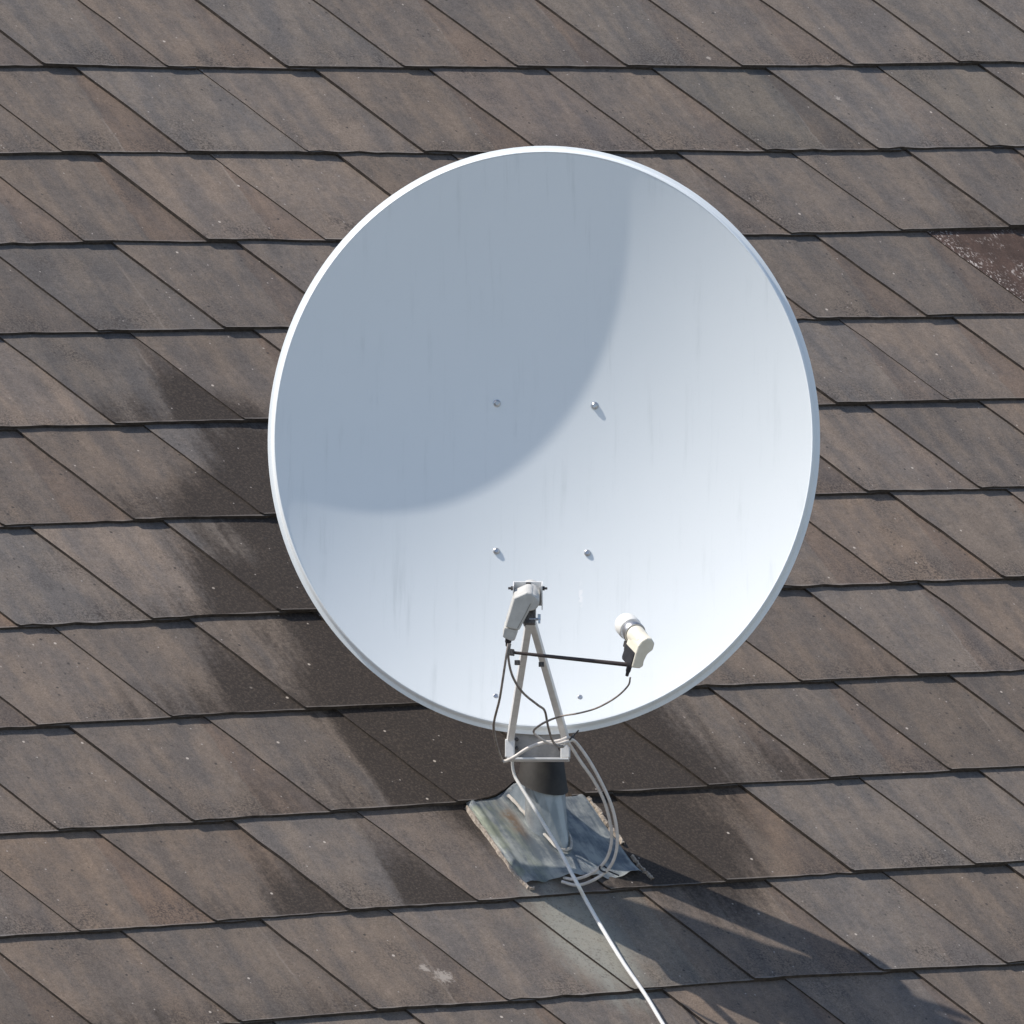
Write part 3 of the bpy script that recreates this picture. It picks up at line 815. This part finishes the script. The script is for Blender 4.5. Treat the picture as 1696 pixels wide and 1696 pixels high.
# ---------------- side rod with the second receiver head
bm = bmesh.new()
r0, r1 = D(*ROD[0]), D(*ROD[1])
lathe(bm, r0, (r1 - r0), [(0, 0.0), (0, 0.0020), (0.05, 0.0024), ((r1 - r0).length, 0.0029), ((r1 - r0).length, 0)], 14)
rod = build("side_rod", bm, worn("brown_black_rod", (0.030, 0.020, 0.018), (0.05, 0.036, 0.032), 0.45, scale=60), dish, True)
bm = bmesh.new()
dr = (r1 - r0).normalized()
box(bm, r0, dr, U, dr.cross(U).normalized(), -0.004, 0.003, -0.0042, 0.0042, -0.0042, 0.0042, 0.0008)
build("nut", bm, dark_steel, rod)

O, d, Q, W = V(LNC_O), V(LNC_D), V(LNC_Q), V(LNC_V)
bm = bmesh.new()
prism(bm, O, Q, W, d, LNC_BODY, 0.0, 0.034, 0.0026, 3)
side = build("receiver_head", bm, cream, dish)
side["label"] = "cream receiver head on the side rod"
bm = bmesh.new()
cx, cy = 0.0022, -0.0006
lathe(bm, O + Q * cx + W * cy, d, [(0.010, 0), (0.010, 0.0108), (0.020, 0.0112), (0.026, 0.0124), (0.039, 0.0126), (0.039, 0)], 32)
build("feed_neck", bm, cream, side, True, 35)
bm = bmesh.new()
lathe(bm, O + Q * cx + W * cy, d, [(0.0395, 0.0), (0.0395, 0.0144), (0.0405, 0.0150), (0.0525, 0.0150), (0.0535, 0.0144), (0.0535, 0.0)], 32)
ring_ = build("clamp_ring", bm, steel, side, True, 35)
bm = bmesh.new()
box(bm, O + Q * cx + W * cy + d * 0.047, Q, W, d, -0.0075, -0.0035, -0.0225, -0.0145, -0.004, 0.004, 0.0006)
box(bm, O + Q * cx + W * cy + d * 0.047, Q, W, d, -0.0065, -0.0045, -0.0260, -0.0222, -0.0012, 0.0012)
build("ring_screw", bm, dark_steel, ring_)
bm = bmesh.new()
lathe(bm, O + Q * cx + W * cy, d, [(0.054, 0), (0.054, 0.0148), (0.0565, 0.0160), (0.070, 0.0158), (0.0755, 0.0138), (0.078, 0.010), (0.079, 0)], 32)
build("horn_cap", bm, white_plastic, side, True, 35)
bm = bmesh.new()
prism(bm, O, Q, W, d, LNC_HOLD, 0.003, 0.033, 0.0012, 2)
build("rod_holder", bm, black_plastic, side)
bm = bmesh.new()
p0 = O + Q * LNC_PTS[1][0] + W * LNC_PTS[1][1] + d * 0.010
p1 = O + Q * LNC_PTS[2][0] + W * (LNC_PTS[2][1] - 0.002) + d * 0.010
lathe(bm, p0, p1 - p0, [(-0.003, 0.0036), (0.005, 0.0034), (0.008, 0.0024), (0.0125, 0.0022), (0.0135, 0.0)], 10)
build("cable_connector", bm, black_plastic, side, True)
bm = bmesh.new()
lathe(bm, O + Q * LNC_PTS[3][0] + W * LNC_PTS[3][1] + d * 0.008, Q, [(0, 0.0024), (0.0036, 0.0024), (0.0036, 0)], 8)
build("clamp_screw", bm, dark_steel, side)

# ================================================================== CABLES
cable_pale = worn("weathered_pale_cable", (0.56, 0.52, 0.48), (0.66, 0.62, 0.58), 0.5, scale=120)
cable_shaded = worn("shaded_cable", (0.17, 0.145, 0.125), (0.32, 0.28, 0.25), 0.55, scale=80)  # upper runs: shade of the backlit side put into the colour
cable_white = worn("white_cable", (0.66, 0.65, 0.63), (0.76, 0.75, 0.73), 0.4, scale=90)
GC = "coaxial cables of the dish"
def cable(pts, rad, mat, label, split=0):
    bm = bmesh.new()
    tube(bm, pts, rad, 12, 8)
    bm.faces.index_update()
    for f in bm.faces:
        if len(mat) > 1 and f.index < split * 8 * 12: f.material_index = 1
    o = build("coaxial_cable", bm, mat, None, True, 60)
    return tag(o, label, "cable", GC)
nL = len(CABLE_LEFT)
cable(CABLE_LEFT, [0.0016] * 5 + [0.0018] * 3 + [0.0022] + [0.0024] * (nL - 9), [cable_pale, cable_shaded], "pale coaxial cable hanging left of the struts and arching across the bracket below the dish", 8)
cable(CABLE_INNER, [0.0016] * 9 + [0.0022] * (len(CABLE_INNER) - 9), [cable_pale, cable_shaded], "coaxial cable crossing behind the left strut, then inner ring of the hanging double loop", 9)
outer = cable(CABLE_OUTER, [0.0012] * 6 + [0.0015] * 6 + [0.0022] * (len(CABLE_OUTER) - 12), [cable_pale, cable_shaded], "coaxial cable from the cream side receiver, then outer ring of the hanging double loop", 8)
cable(CABLE_ROOF, [0.0020, 0.0020, 0.0021, 0.0022, 0.0023, 0.0024, 0.0025, 0.0026] + [0.0027] * (len(CABLE_ROOF) - 8), [cable_white], "white cable running from the bracket down over the flashing and the tiles")

def tie(c, d, r, tail, parent):
    """black cable tie: a flat ring with a stiff tail"""
    U_, W_ = perp(d)
    bm = bmesh.new()
    pts = [c + (U_ * math.cos(t / 14 * 2 * math.pi) * r * 1.35 + W_ * math.sin(t / 14 * 2 * math.pi) * r) for t in range(15)]
    tube(bm, pts, 0.0012, 6, 2)
    tube(bm, [c + tail * 0.2, c + tail * 0.6, c + tail], 0.0011, 6, 2)
    return build("cable_tie", bm, black_plastic, parent, True)
pi, po = V(CABLE_INNER[-4]), V(CABLE_OUTER[-4])
tie((pi + po) / 2, (V(CABLE_INNER[-3]) - V(CABLE_INNER[-5])).normalized(), 0.0052, CR * 0.021 - CU * 0.009, outer)
p = V(CABLE_LEFT[-2])
tie(p + CR * 0.004, (CR * 0.8 - CU * 0.6).normalized(), 0.0046, CR * 0.010 + CU * 0.010, outer)
